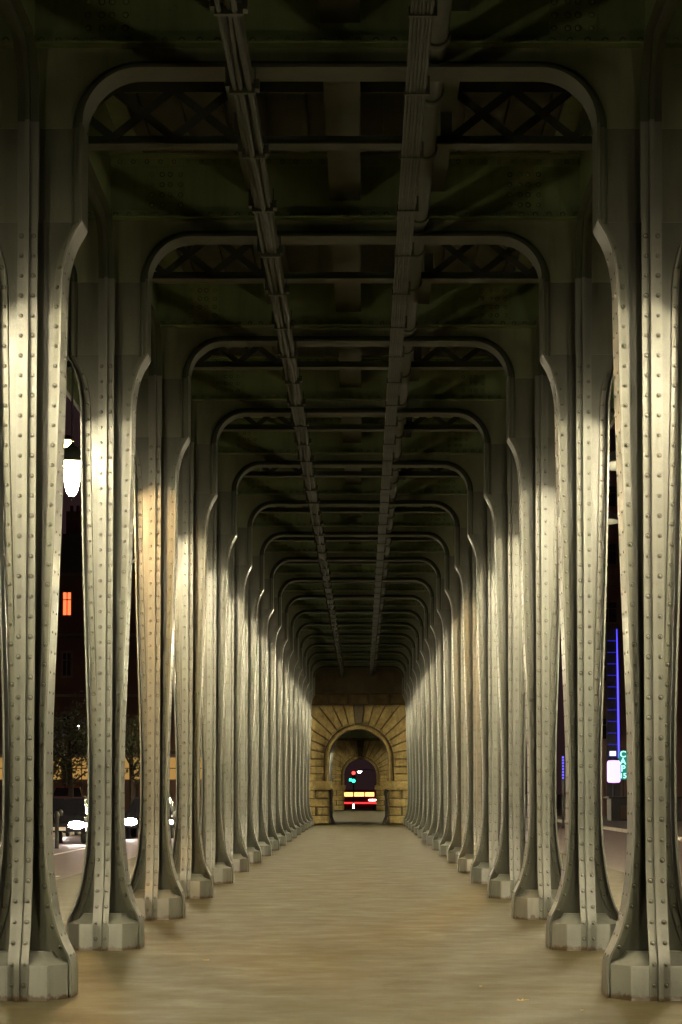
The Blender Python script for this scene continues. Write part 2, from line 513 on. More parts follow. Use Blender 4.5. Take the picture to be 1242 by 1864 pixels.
def beam_label(k):
    if k == 0: return 'arched steel cross beam overhead nearest the camera, just outside the picture'
    if k <= 9: return f'rounded steel cross beam spanning the walkway, {ORD[k]} from the front'
    j = NF + 1 - k
    if j == 1: return 'last rounded steel cross beam, over the columns beside the stone archway'
    return f'rounded steel cross beam over the walkway, {ORD[j]} in front of the stone archway'
beam0 = None
for k in range(0, NF+1):
    if beam0 is None: beam0 = make_beam((0, fy(k), 0), beam_label(k))
    else:
        c = copy_tree(beam0); c.location = (0, fy(k), 0); c['label'] = beam_label(k)

# ------------------------------------------------------------------ side girders with longitudinal arches
ZL, RL = 7.0, .46
def side_girder(sx, label):
    t = empty('side_girder', (sx*XC, fy(0), ZC), label, 'girder', 'girders along the column rows')
    wb, fl = MB(), MB()
    for k in range(0, NF+1):
        a = fy(k)-fy(0)+.222; e = fy(k+1)-fy(0)-.222
        if k == NF: e = PIER-fy(0)-.05
        zc = ZL-RL
        path = [(a, ZC-ZC)] + [(y, z-ZC) for y, z in arc(a+RL, zc, RL, 180, 90, 10)]
        if k == NF: path += [(e, ZL-ZC)]
        else: path += [(y, z-ZC) for y, z in arc(e-RL, zc, RL, 90, 0, 10)] + [(e, 0)]
        path = [p for i, p in enumerate(path) if i == 0 or (Vector(p)-Vector(path[i-1])).length > 1e-4]
        n = path_norms(path)
        fl.loft([[(-.08, y, z), (.08, y, z), (.08, y+ny*.015, z+nz*.015), (-.08, y+ny*.015, z+nz*.015)] for (y, z), (ny, nz) in zip(path, n)])
        fl.loft([[(-.017, y-ny*.065, z-nz*.065), (.017, y-ny*.065, z-nz*.065), (.017, y, z), (-.017, y, z)] for (y, z), (ny, nz) in zip(path, n)])
        for (ya, za), (yb, zb) in zip(path[:-1], path[1:]):
            if abs(ya-yb) < 1e-5: continue
            wb.add([(sxx, y, z) for sxx in (-.0145, .0145) for y, z in ((ya, za+.012), (yb, zb+.012), (yb, 1.62), (ya, 1.62))],
                   [(0,1,2,3),(7,6,5,4),(0,4,5,1),(1,5,6,2),(2,6,7,3),(3,7,4,0)])
        if k <= NF and k > 0 or k == 0:
            y0 = fy(k)-fy(0)-.222
            for q in (-1, 1):
                s0, s1 = sorted((q*.0125, q*.222))
                wb.box(-.0145, .0145, fy(k)-fy(0)+s0, fy(k)-fy(0)+s1, 0, 1.62)
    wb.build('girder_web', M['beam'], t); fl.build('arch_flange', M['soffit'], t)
    b = MB(); b.box(-.2, .2, fy(0)-.5-fy(0), PIER-fy(0)-.05, 1.62, 1.66); b.build('top_flange', M['beam'], t)
    return t
side_girder(-1, 'long arched steel girder along the top of the left column row')
side_girder(1, 'long arched steel girder along the top of the right column row')

# ------------------------------------------------------------------ lattice trusses half way along each bay
def make_lattice(loc, label):
    t = empty('lattice_truss', loc, label, 'truss', 'lattice trusses under the deck')
    b = MB()
    b.box(-XO, XO, -.11, .11, 7.045, 7.062); b.box(-XO, XO, -.012, .012, 7.062, 7.14)
    b.build('bottom_chord', M['soffit'], t)
    b = MB()
    b.box(-XO, XO, -.014, .014, 7.52, 7.62); b.box(-XO, XO, -.1, .1, 7.62, 7.64)
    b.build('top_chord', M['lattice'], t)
    for sx in (-1, 1):
        b = MB()
        xa, xb = .94, 1.98
        for i in range(-1, 5):
            for up in (0, 1):
                p = xa + i*.26; 
                x0, x1 = p, p+.52
                z0, z1 = 7.12, 7.54
                if up: z0, z1 = z1, z0
                if i % 2: continue
                dx, dz = x1-x0, z1-z0; L = math.hypot(dx, dz); nx, nz = -dz/L*.036, dx/L*.036
                poly = [(x0+nx, z0+nz), (x0-nx, z0-nz), (x1-nx, z1-nz), (x1+nx, z1+nz)]
                b.prism([(sx*x, z) for x, z in poly], -.022-(up*.012), -.010-(up*.012))
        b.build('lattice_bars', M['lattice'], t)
        x0, x1 = sorted((sx*.84, sx*.94)); b = MB(); b.box(x0, x1, -.035, .035, 7.14, 7.52); b.build('post', M['lattice'], t)
    return t
lat0 = None
for k in range(0, NF):
    lb = f'dark lattice truss under the deck behind the {ORD[k] if k else "nearest"} cross beam from the front' if k <= 9 else f'dark lattice truss under the deck, {ORD[NF-k]} before the stone archway'
    if k == 0: lb = 'dark lattice truss overhead nearest the camera, above the picture edge'
    if lat0 is None: lat0 = make_lattice((0, fy(k)+BAY/2, 0), lb)
    else:
        c = copy_tree(lat0); c.location = (0, fy(k)+BAY/2, 0); c['label'] = lb

# ------------------------------------------------------------------ stringers, deck
def stringer(x, w, z0, z1, label):
    t = empty('stringer_beam', (x, fy(0), z0), label, 'beam', 'long beams under the deck')
    L = PIER-fy(0)-.05; h = z1-z0
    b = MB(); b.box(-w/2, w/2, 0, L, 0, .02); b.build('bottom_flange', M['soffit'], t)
    b = MB(); b.box(-.012, .012, 0, L, .02, h); b.build('web', M['beam'], t)
    b = MB(); b.box(-w/2, w/2, 0, L, h, h+.02); b.build('top_flange', M['beam'], t)
stringer(0, .30, 7.25, 7.70, 'wide long steel beam along the middle of the deck underside')
stringer(-.89, .16, 7.34, 7.70, 'narrow long steel beam left of the middle beneath the deck')
stringer(.89, .16, 7.34, 7.70, 'narrow long steel beam right of the middle beneath the deck')
b = MB(); b.box(-3.8, 3.8, fy(0)-.6, PIER-.05, 8.12, 8.2)
for i in range(-9, 10):
    b.box(i*.4-.03, i*.4+.03, fy(0)-.6, PIER-.05, 8.06, 8.12)
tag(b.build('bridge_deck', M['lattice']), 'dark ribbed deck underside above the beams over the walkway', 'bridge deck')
for sx, nm in ((-1, 'left'), (1, 'right')):
    b = MB(); b.box(sx*3.8-.03, sx*3.8+.03, fy(0)-.6, PIER-.05, 6.84, 8.25)
    tag(b.build('edge_girder', M['beam']), f'plain steel edge girder hanging along the outer {nm} side of the deck', 'girder')

# ------------------------------------------------------------------ cables and pipe
XT, ZTR = .565, 6.70
L0, L1 = fy(0)-.5, PIER-.1
t = empty('cable_tray', (XT, L0, ZTR), 'straight ribbed bundle of parallel cables strapped under the cross beams', 'cables')
b = MB()
for i in range(6):
    b.tube([(-.064+i*.0256, y, .022*((i+1) % 2)*.2) for y in (0, L1-L0)], .0135, 6)
b.box(-.075, .075, 0, L1-L0, .014, .03)
b.build('cable', M['cable'], t)
def along(name, mb, m, parent, ys):
    me = mb.mesh(name, m)
    for y in ys:
        o = bpy.data.objects.new(name, me); COL.objects.link(o); o.parent = parent; o.location = (0, y, 0)
def steps(y, d):
    out = []
    while y < L1-L0: out.append(y); y += d
    return out
b = MB(); b.box(-.088, .088, 0, .035, -.02, .045); b.box(.088, .105, 0, .03, -.02, .12)
along('clamp', b, M['lattice'], t, steps(.4, BAY/3))
b = MB(); b.box(-.01, .01, -.02, .02, .03, ZA-ZTR+.03)
along('hanger', b, M['lattice'], t, [fy(k)-L0 for k in range(0, NF+1)])
t = empty('cable_bundle', (-.72, L0, ZTR-.01), 'untidy thick cable bundle with rough brackets left of the middle overhead', 'cables')
b = MB()
for i in range(5):
    ph = rnd.random()*6; ox = -.055+i*.027; n = 90
    b.tube([(ox+.012*math.sin(ph+q*.9)+rnd.uniform(-.006,.006), (L1-L0)*q/n, .03*math.sin(ph+q*.7)*.5+.02*(i % 2)-.012*abs(math.sin(q*.57))) for q in range(n+1)], .017+.004*(i % 3), 6)
b.build('cable', M['cable'], t)
b = MB(); b.box(-.085, .085, 0, L1-L0, .03, .045); b.build('tray', M['lattice'], t)
b = MB(); b.box(-.095, .095, 0, .05, -.045, .06); b.box(-.125, -.09, -.02, .08, .0, .15); b.box(.09, .125, 0, .11, -.01, .06); b.box(.09, .10, .02, .05, .06, .17)
along('bracket', b, M['lattice'], t, steps(.25, BAY/3))
t = empty('service_pipe', (.71, L0, 7.0), 'thick grey service pipe running above the straight cable bundle', 'pipe')
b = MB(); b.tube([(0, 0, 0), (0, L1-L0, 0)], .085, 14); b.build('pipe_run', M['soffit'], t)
b = MB(); b.lathe([(.100, 0), (.104, .02), (.104, .09), (.100, .11)], (0, 0, 0), 14, 'y')
along('pipe_collar', b, M['soffit'], t, [fy(k)-L0+dy for k in range(0, NF+1) for dy in (-.55, .9, 2.6)][:-2])
# ------------------------------------------------------------------ pendant lanterns
G_LAN = 'pendant lanterns outside the columns'
def make_lantern(loc, label):
    t = empty('pendant_lantern', loc, label, 'lantern', G_LAN)      # origin at the lamp centre
    b = MB(); b.lathe([(.010,-.335),(.030,-.325),(.050,-.295),(.066,-.25),(.079,-.19),(.085,-.12),(.082,-.04),(.06,-.018)], k=12); b.build('globe', M['globe'], t)
    b = MB(); b.lathe([(.02,-.03),(.07,-.02),(.105,.012),(.12,.052),(.118,.085),(.10,.116),(.05,.14)], k=12); b.build('lamp_bulb', M['tube'], t)
    b = MB(); b.lathe([(.43,.0),(.45,.0),(.45,.012),(.38,.085),(.25,.15),(.10,.185),(.05,.21),(.015,.25),(.012,.22),(.05,.18),(.22,.142),(.36,.075)], k=28); b.build('shade', M['lantern_metal'], t)
    b = MB(); b.lathe([(.006,-.375),(.014,-.37),(.012,-.355),(.022,-.345),(.03,-.335),(.03,-.330),(.02,-.327)], k=14); b.build('base_cap', M['lantern_metal'], t)
    b = MB(); b.tube([(0,0,.24),(0,0,7.04-LZ)], .012, 6); b.build('hanging_rod', M['lantern_metal'], t)
    return t
LX, LZ = 2.98, 5.02
LXS = {-1: -2.98, 1: 3.12}
lan0 = None
for k in range(0, NF):
    for side, sx in (('left', -1), ('right', 1)):
        if k == 0: lb = f'glowing pendant lantern outside the {side} row nearest the camera, beyond the picture edge'
        elif k <= 8: lb = f'glowing pendant lantern outside the {side} row between its {ORD[k]} and {ORD[k+1]} columns from the front'
        else: lb = f'glowing pendant lantern outside the {side} row, {ORD[NF-k]} in front of the stone archway'
        if lan0 is None: o = lan0 = make_lantern((LXS[sx], fy(k)+BAY/2, LZ), lb)
        else:
            o = copy_tree(lan0); o['label'] = lb; o.location = (LXS[sx], fy(k)+BAY/2, LZ)
        if (side, k) in (('left', 2), ('right', 5)):
            for ch in o.children:
                if ch.name.startswith('lamp_bulb'):
                    ch.data = ch.data.copy(); ch.data.materials[0] = M['globe_amber']
for side, sx in (('left', -1), ('right', 1)):
    o = copy_tree(lan0); o['label'] = f'glowing pendant lantern on the {side} side behind the camera'; o.location = (sx*LX, fy(-1)+BAY/2, LZ)

# ------------------------------------------------------------------ ground
b = MB(); b.box(-5.0, 5.0, -15, 192, -.35, 0); struct(b.build('walkway', M['floor']))
b = MB(); b.add([(-800,-300,-.46),(800,-300,-.46),(800,1500,-.46),(-800,1500,-.46)], [(0,1,2,3)]); struct(b.build('ground', M['ground']))
for sx, nm in ((-1, 'road'), (1, 'road')):
    x0, x1 = sorted((sx*5.0, sx*10.6)); b = MB(); b.box(x0, x1, -15, 150, -.40, -.15); struct(b.build(nm, M['asphalt']))
    x0, x1 = sorted((sx*10.75, sx*60)); b = MB(); b.box(x0, x1, -15, 150, -.40, -.03); struct(b.build('pavement', M['paving']))
    x0, x1 = sorted((sx*10.6, sx*10.75)); b = MB()
    y = -15
    while y < 150:
        b.box(x0, x1, y, y+.99, -.38, -.015); y += 1.0
    struct(b.build('kerb', M['kerb']))
b = MB()
for x in (-6.9, -5.25): b.box(x, x+1.2, 47.0, 47.45, -.15, -.146)
b.box(-7.9, -7.78, 52, 72, -.15, -.146)
struct(b.build('road_marking', M['white_line']))
b = MB(); b.box(-60, 60, 200, 262, -.45, -.40); struct(b.build('cross_street', M['asphalt']))

# ------------------------------------------------------------------ stone archways
def make_arch(y, label, half=1.36, zs=2.95, depth=2.6, HW=3.3, ztop=6.5):
    t = empty('stone_archway', (0, y, 0), label, 'archway', 'stone archways of the bridge piers')
    r = half
    # core wall behind the facing, with the arched hole
    b = MB()
    arcp = [(r*math.cos(R(180-180*i/24)), zs+r*math.sin(R(180-180*i/24))) for i in range(25)]
    for sx in (-1, 1):
        x0, x1 = sorted((sx*r, sx*HW)); b.box(x0, x1, .08, depth, 0, zs)
        x0, x1 = sorted((sx*(r+.0), sx*HW)); b.box(x0, x1, .08, depth, zs, ztop)
    for (xa, za), (xb, zb) in zip(arcp[:-1], arcp[1:]): b.prism([(xa, za), (xb, zb), (xb, ztop), (xa, ztop)], .08, depth)
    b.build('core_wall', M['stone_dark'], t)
    def block(b, poly, y0=0.0, y1=.10, ch=.06):
        cx = sum(p[0] for p in poly)/len(poly); cz = sum(p[1] for p in poly)/len(poly)
        def ins(p, d):
            v = Vector((cx-p[0], cz-p[1])); L = v.length; v = v/L*d if L > d else v*0
            return (p[0]+v.x, p[1]+v.y)
        o = [ins(p, .04) for p in poly]; i = [ins(p, .04+ch*1.3) for p in poly]
        jj = rnd.uniform(-.012, .012)
        b.loft([[(x, y1, z) for x, z in o], [(x, y0+ch, z) for x, z in o], [(x, y0+jj, z) for x, z in i]])
    # courses of rusticated blocks
    b = MB(); r2 = r+.20
    zi0, zi1 = 1.55, 1.95                     # impost
    nb = 4; h = zi0/nb
    for sx in (-1, 1):
        def row(z0, z1, xi, off):
            xs = [xi, xi+1.05-off, HW] if off < .6 else [xi, xi+1.2, HW]
            for xa, xb in zip(xs[:-1], xs[1:]):
                block(b, [(sx*xa, z0), (sx*xb, z0), (sx*xb, z1), (sx*xa, z1)])
        for i in range(nb): row(i*h, (i+1)*h, r-.05, .4 if i % 2 else 0)
        n2 = 3; h2 = (zs-zi1)/n2
        for i in range(n2): row(zi1+i*h2, zi1+(i+1)*h2, r2, .35 if i % 2 else .0)
    # voussoirs
    XV, ZV = 2.25, 5.45
    nv = 17; angs = [180*i/nv for i in range(nv+1)]
    kb = MB()
    def outer(a):
        ca, sa = math.cos(R(a)), math.sin(R(a))
        tx = XV/abs(ca) if abs(ca) > 1e-6 else 1e9; tz = (ZV-zs)/sa if sa > 1e-6 else 1e9
        q = min(tx, tz); return (ca*q, zs+sa*q)
    ac = math.degrees(math.atan2(ZV-zs, XV))
    for a0, a1 in zip(angs[:-1], angs[1:]):
        poly = [(r2*math.cos(R(a0)), zs+r2*math.sin(R(a0))), outer(a0)]
        for c in (ac, 180-ac):
            if a0 < c < a1: poly.append(outer(c))
        poly += [outer(a1), (r2*math.cos(R(a1)), zs+r2*math.sin(R(a1)))]
        mid = abs((a0+a1)/2-90) < 3
        if mid:
            poly = [(x*1.25, z) for x, z in poly]
            block(kb, poly, -.16, .10)
        else: block(b, poly)
    for sx in (-1, 1):
        nz = 6; hz = (ZV-zs)/nz
        for i in range(nz): block(b, [(sx*XV, zs+i*hz), (sx*HW, zs+i*hz), (sx*HW, zs+(i+1)*hz), (sx*XV, zs+(i+1)*hz)])
    tb = MB()
    for z0, z1 in ((ZV, ZV+.5),):
        x = -HW
        while x < HW-.1:
            x2 = min(HW, x+.94); block(tb, [(x, z0), (x2, z0), (x2, z1), (x, z1)]); x = x2
    b.build('block_facing', M['stone'], t, 30)
    kb.build('keystone', M['stone_dark'], t, 30); tb.build('top_course', M['stone_shade'], t, 30)
    b = MB()
    ap = [(r*math.cos(R(180-180*i/28)), zs+r*math.sin(R(180-180*i/28))) for i in range(29)]
    path = [(-r, zi1)]+ap+[(r, zi1)]
    n = path_norms(path)
    b.loft([[(x, -.05, z), (x+nx*.06, -.09, z+nz*.06), (x+nx*.15, -.07, z+nz*.15), (x+nx*.19, -.01, z+nz*.19), (x+nx*.19, .09, z+nz*.19), (x, .09, z)] for (x, z), (nx, nz) in zip(path, n)])
    b.build('arch_ring', M['stone'], t)
    for sx in (-1, 1):
        b = MB(); x0, x1 = sorted((sx*(r-.13), sx*HW))
        b.box(x0, x1, -.26, .3, zi0+.09, zi1); x0, x1 = sorted((sx*(r-.08), sx*HW)); b.box(x0, x1, -.14, .28, zi0, zi0+.09)
        b.build('impost', M['stone'], t)
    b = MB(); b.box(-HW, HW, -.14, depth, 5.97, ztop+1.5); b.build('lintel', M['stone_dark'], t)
    return t
make_arch(PIER, 'nearer yellow stone archway with radiating blocks at the end of the columns')
make_arch(188.5, 'farther stone archway, smaller, seen through the opening of the nearer one', half=1.25, zs=2.75, depth=2.2)
for sx, nm in ((-1, 'left'), (1, 'right')):
    b = MB()
    b.tube([(sx*1.17, -.16, 0), (sx*1.17, -.15, .10), (sx*1.25, -.10, .35), (sx*1.25, -.10, 1.15), (sx*1.23, -.12, 1.40), (sx*1.28, -.12, 1.57)], [.13, .10, .075, .07, .085, .11], 10)
    tag(b.build('iron_guard', M['iron'], None, 35, (0, PIER-.02, 0)), f'dark iron corner guard at the foot of the nearer stone archway, {nm} jamb', 'corner guard', 'iron guards of the stone archway')

# ------------------------------------------------------------------ second span, beyond the first archway
SZ = .80
def far_column():
    m = MB()
    m.merge(plinth()); m.merge(web())
    for sg in (-1, 1): m.merge(side_flange(sg, False)); m.merge(upper_flange(sg)); m.merge(angle_iron(sg, -1, False))
    for q in (-1, 1): m.merge(rib(q, False))
    return m.mesh('far_column', M['paint'])
fme = far_column()
def far_beam():
    m = MB()
    for p in (inner_path,):
        n = path_norms(p); sweep_xz(m, p, n, 0, .022, -.185, .185)
        for (xa, za), (xb, zb) in zip(p[:-1], p[1:]):
            if abs(xa-xb) > 1e-6: m.prism([(xa, za), (xb, zb), (xb, ZW), (xa, ZW)], -.012, .012)
    m.box(-2.7, -OPN, -.012, .012, ZC, ZW); m.box(OPN, 2.7, -.012, .012, ZC, ZW)
    m.box(-2.7, 2.7, -.15, .15, ZB, ZB+.02)
    return m.mesh('far_beam', M['beam'])
fbe = far_beam()
JF = list(range(0, 13))
for j in JF:
    y = 117.5+5.4*j
    nth = len(JF)-j
    for side, sx in (('left', -1), ('right', 1)):
        o = bpy.data.objects.new('bridge_column', fme); COL.objects.link(o); o.location = (sx*XC, y, 0); o.scale = (1, 1, SZ)
        tag(o, f'far grey column beyond the nearer archway, {ORD[nth]} before the farther archway, {side} row', 'column', 'columns beyond the nearer archway')
    o = bpy.data.objects.new('cross_beam', fbe); COL.objects.link(o); o.location = (0, y, 0); o.scale = (1, 1, SZ)
    tag(o, f'far cross beam beyond the nearer archway, {ORD[nth]} before the farther archway', 'beam', 'cross beams beyond the nearer archway')
b = MB(); b.box(-3.6, 3.6, PIER+2.7, 188.4, 6.3, 6.4); tag(b.build('bridge_deck', M['lattice']), 'dim deck underside beyond the nearer stone archway', 'bridge deck')
for j in JF[:-1]:
    y = 117.5+5.4*(j+.5)
    if j % 2 == 0: continue
    for side, sx in (('left', -1), ('right', 1)):
        o = copy_tree(lan0); o.location = (sx*LX, y, 4.3); o['group'] = 'lanterns beyond the nearer archway'
        for ch in o.children:
            if ch.name.startswith('hanging_rod'): ch.scale.z = .88
        o['label'] = f'small glowing lantern beyond the nearer archway, {ORD[(len(JF)-j)//2]} pair before the farther one, {side} side'

# ------------------------------------------------------------------ vehicles
def wheel(parent, x, y, r, w):
    b = MB(); b.lathe([(r*.62,-w/2),(r*.9,-w/2),(r,-w*.3),(r,w*.3),(r*.9,w/2),(r*.62,w/2)], (0,0,0), 20, 'x'); o = b.build('wheel', M['tyre'], parent, 35, (x, y, r))
    b = MB(); b.lathe([(.02,-w*.42),(r*.6,-w*.38),(r*.62,0),(r*.6,w*.38),(.02,w*.42)], (0,0,0), 14, 'x'); b.build('rim', M['rim'], o)
def car(loc, rz, paint, label, group=None, lit_front=True):
    # length along y, front at -y
    t = empty('passenger_car', loc, label, 'car', group, rz)
    prof = [(-2.1,.38),(-2.12,.62),(-1.95,.80),(-1.0,.93),(1.2,.98),(2.0,.94),(2.1,.70),(2.08,.38)]
    b = MB(); loops = []
    for s, ins in ((-.86,.10),(-.82,.0),(.82,.0),(.86,.10)):
        loops.append([(s, y*(1-ins*.04), z-(ins*.5 if z > .6 else 0)) for y, z in prof])
    b.loft(loops); b.build('body', paint, t, 40)
    cab = [(-1.05,.93),(-.25,1.38),(.75,1.43),(1.65,.97)]
    b = MB(); b.loft([[(sx*(.76-.16*(z-.93)/.5), y, z) for y, z in cab] for sx in (-1, 1)]); b.build('windows', M['dark_glass'], t, 20)
    b = MB(); b.loft([[(sx*.60, y, z) for y, z in [(-.22,1.385),(-.18,1.42),(.72,1.46),(.78,1.43)]] for sx in (-1, 1)]); b.build('roof', paint, t, 20)
    for x in (-.76, .76):
        for y in (-1.35, 1.3): wheel(t, x, y, .31, .2)
    for x in (-.58, .58):
        b = MB(); b.lathe([(.02,-.07),(.15,-.055),(.20,0),(.21,.06)], (0,0,0), 14, 'y'); b.v = [(x+p[0]*1.6, -2.07+p[1], .58+p[2]*.65) for p in b.v]; b.build('headlight', M['headlamp'], t)
        b = MB(); b.box(x-.2, x+.2, 2.05, 2.13, .68, .84); b.build('taillight', M['tail'], t)
    b = MB(); b.box(-.25,.25,-2.15,-2.10,.42,.53); b.build('number_plate', M['white_line'], t)
    return t
def px(x, d): return .168 + (x-660)/4425.0*d          # lateral place seen at photo column x, d metres out
G_CAR = 'cars with glowing headlights on the left road'
car((px(141, 76)-.58, 78, -.15), R(0), M['car_grey'], 'grey car approaching on the left road, the nearer bright headlights', G_CAR)
car((px(110, 88)+.58-1.16, 90, -.15), R(0), M['car_grey'], 'grey car queued behind the nearer one on the left road', G_CAR)
car((px(238, 84)+.58, 86, -.15), R(0), M['car_grey'], 'grey car whose headlight shows between the second and third left columns', G_CAR)
car((px(125, 128), 128, .30), R(4), M['car_red'], 'red car seen from behind with red tail lights by the shop front', None)

# red minibus crossing the far street
t = empty('minibus', (px(655, 228), 228, -.40), 'red minibus crossing the far street behind the arches, windows brightly lit', 'minibus')
b = MB(); prof = [(-2.5,.30),(-2.55,.8),(-2.3,1.15),(-1.9,1.9),(-1.6,2.02),(2.3,2.02),(2.42,1.8),(2.45,.30)]
b.prism(prof, -.85, .85); b.build('body', M['car_red'], t, 30)
for x0, x1 in ((-1.55,-.62),(-.52,.42),(.52,1.35)):
    b = MB(); b.box(x0, x1, -.87, -.84, 1.40, 1.78); b.build('window', M['warm_strip'], t)
for x in (-1.6, 1.55):
    for y in (-.8, .8):
        b = MB(); b.lathe([(.2,-.1),(.32,-.1),(.35,-.06),(.35,.06),(.32,.1),(.2,.1)], (0,0,0), 16, 'y'); o = b.build('wheel', M['tyre'], t, 35, (x, y, .35))
b = MB(); b.box(.85, 1.5, -.89, -.845, 1.0, 1.12); b.build('side_lamp', M['white_lamp'], t)
b = MB(); b.box(-2.2, 2.3, -.88, -.845, .72, .86); b.build('stripe', M['tail'], t)
bpy.data.materials['tail_glow'].node_tree.nodes['Principled BSDF'].inputs['Emission Strength'].default_value = 2.5

# traffic light in the far opening
t = empty('traffic_light', (px(644, 205), 205, -.40), 'traffic light on a thin pole, red over green, in the far archway', 'traffic light')
b = MB(); b.tube([(0,0,0),(0,0,3.6)], .05, 8); b.build('pole', M['iron'], t)
b = MB(); b.box(-.16,.16,-.16,.02,2.55,3.65); b.build('housing', M['iron'], t)
for z, m in ((3.42,'sig_red'),(3.10,'sig_red'),(2.76,'sig_green')):
    if z == 3.10: m = 'dark_glass'
    b = MB(); b.lathe([(.15,0),(.13,-.04),(.02,-.06)], (0,-.16,z), 14, 'y'); b.build('lens', M[m], t)
b = MB(); b.lathe([(.09,0),(.08,-.03),(.02,-.04)], (-.28,-.1,2.84), 12, 'y'); b.box(-.37,-.05,-.1,.0,2.74,2.94); b.build('repeater_lens', M['sig_green'], t)
b = MB(); b.box(-.06,.05,-.13,-.05,.45,.80); b.build('lower_signal', M['white_lamp'], t)

def street_lamp(loc, h, arm, m, label, group=None, hr=.2):
    t = empty('street_lamp', loc, label, 'street lamp', group)
    b = MB(); b.tube([(0,0,0),(0,0,.8),(0,0,.85),(0,0,h)], [.11,.10,.07,.05], 10); b.build('mast', M['iron'], t)
    b = MB(); b.tube([(0,0,h-.05),(arm*.3,0,h+.25),(arm*.8,0,h+.3),(arm,0,h+.22)], .035, 8); b.build('arm', M['iron'], t)
    b = MB(); b.lathe([(.03,.12),(hr*.7,.08),(hr,.0),(hr*.85,-.04)], (arm,0,h+.14), 14); b.build('hood', M['iron'], t)
    b = MB(); b.lathe([(hr*.8,-.04),(hr*.75,-.12),(hr*.4,-.2),(.02,-.22)], (arm,0,h+.14), 14); b.build('lamp', m, t)
xl = px(119, 62)
street_lamp((xl-2.0, 62, -.03), 10.4, 2.0, M['sodium'], 'tall street lamp glowing orange over the left road beyond the second column')
street_lamp((px(655, 240)+1.6, 240, -.40), 3.75, -1.6, M['white_lamp'], 'white street lamp beyond the far archway beside the traffic light', None, .26)
street_lamp((px(142, 118)+.8, 118, -.03), 4.6, -.8, M['white_lamp'], 'small white street lamp among the dark trees on the left', None, .12)

# ------------------------------------------------------------------ buildings outside the columns
def facade(loc, width, depth, floors, fh, m, label, cols, lit=(), roof=True, winw=1.0, sx=1):
    t = empty('apartment_building', loc, label, 'building')
    H = floors*fh
    b = MB(); b.box(-width/2, width/2, .0, depth, 0, H); b.build('wall', m, t, 0)
    b = MB()
    for f in range(1, floors+1):
        b.box(-width/2-.1, width/2+.1, -.18, .0, f*fh-.16, f*fh+.02)
    b.build('cornice', M['trim'], t, 0)
    if roof:
        b = MB(); b.loft([[(-width/2-.2,-.2,H+.03),(width/2+.2,-.2,H+.03),(width/2+.2,depth+.2,H+.03),(-width/2-.2,depth+.2,H+.03)],
                          [(-width/2+.8,1.4,H+2.6),(width/2-.8,1.4,H+2.6),(width/2-.8,depth-1.4,H+2.6),(-width/2+.8,depth-1.4,H+2.6)]]); rf = b.build('roof', M['facade_slate'], t, 0)
        for x in (-width*.3, width*.12, width*.33):
            b = MB(); b.box(x-.7, x+.7, 3, 3.8, H+1.4, H+4.2)
            for q in (-.4, 0, .4): b.lathe([(.12,0),(.1,.4)], (x+q,3.4,H+4.2), 8)
            b.build('chimney', m, rf, 0)
    for f in range(1, floors):
        for c in range(cols):
            x = -width/2+(c+.5)*width/cols
            fr = MB(); z0 = f*fh+1.15; z1 = f*fh+fh-1.2
            fr.box(x-winw/2-.12, x+winw/2+.12, -.08, .0, z0-.14, z0); fr.box(x-winw/2-.12, x+winw/2+.12, -.08, .0, z1, z1+.14)
            fr.box(x-winw/2-.12, x-winw/2, -.08, .0, z0, z1); fr.box(x+winw/2, x+winw/2+.12, -.08, .0, z0, z1)
            fr.box(x-.03, x+.03, -.06, .0, z0, z1); fr.box(x-winw/2, x+winw/2, -.05, .0, z0+(z1-z0)*.66, z0+(z1-z0)*.70)
            w = fr.build('window', M['trim'], t, 0)
            b = MB(); b.box(x-winw/2, x+winw/2, -.02, -.004, z0, z1); b.build('pane', M['lit_red'] if (f, c) in lit else M['dark_glass'], w, 0)
    return t
dB = 150
wl = px(121, dB)
# left: brown house with one red-lit window and a golden shop front
cols = 9; width = 27.0
cx = wl + width/2 - (5.5)*width/cols
tl = facade((cx, dB, -.03), width, 12, 4, 3.75, M['facade'], 'brown apartment house on the left with one window lit red', cols, lit=((3, 5),), winw=.48)
b = MB()
for i in range(8):
    x = -width/2+1.2+i*3.1; b.box(x, x+2.6, -.12, -.02, 2.25, 3.75)
b.build('shop_front', M['lit_gold'], tl, 0)
b = MB()
for i in range(9):
    x = -width/2+.85+i*3.1; b.box(x, x+.2, -.2, .0, 0, 3.8)
    b.box(x+1.1, x+1.16, -.16, .0, 1.3, 3.8); b.box(x+1.9, x+1.96, -.16, .0, 1.3, 3.8); b.box(x, x+3.0, -.15, -.1, 2.9, 2.96)
b.box(-width/2, width/2, -.6, 0, 3.8, 4.0); b.build('shop_posts', M['iron'], tl, 0)
# right: rose house with blue light strips and neon sign
wr = px(1127, dB)
tr = facade((wr+9.0, dB, -.03), 22, 12, 6, 3.6, M['facade_rose'], 'rose coloured building on the right behind the blue light strips', 8, lit=())
def right_thing(name, b, m, label, cat, group=None):
    return tag(b.build(name, m), label, cat, group)
zz = lambda y, d: 1.5+(1440-y)/4425.0*d
d2 = 140
t = empty('light_strip', (px(1124, d2), d2, zz(1380, d2)), 'tall vertical blue neon strip with rungs on the right building', 'neon strip')
b = MB(); H = (1380-1145)/4425*d2
b.tube([(.08,0,0),(.04,0,H*.6),(0,0,H)], [.055,.05,.02], 8); b.build('tube', M['blue_neon'], t)
b = MB()
for i in range(11): b.box(-.55, .03, -.008, .008, i*H/11.2+.1, i*H/11.2+.135)
b.build('rung', M['blue_dim'], t)
b = MB(); b.box(-.62, .16, .06, .12, -3.0, H+.2); b.build('backing_panel', M['facade_slate'], t)
d3 = 100
b = MB()
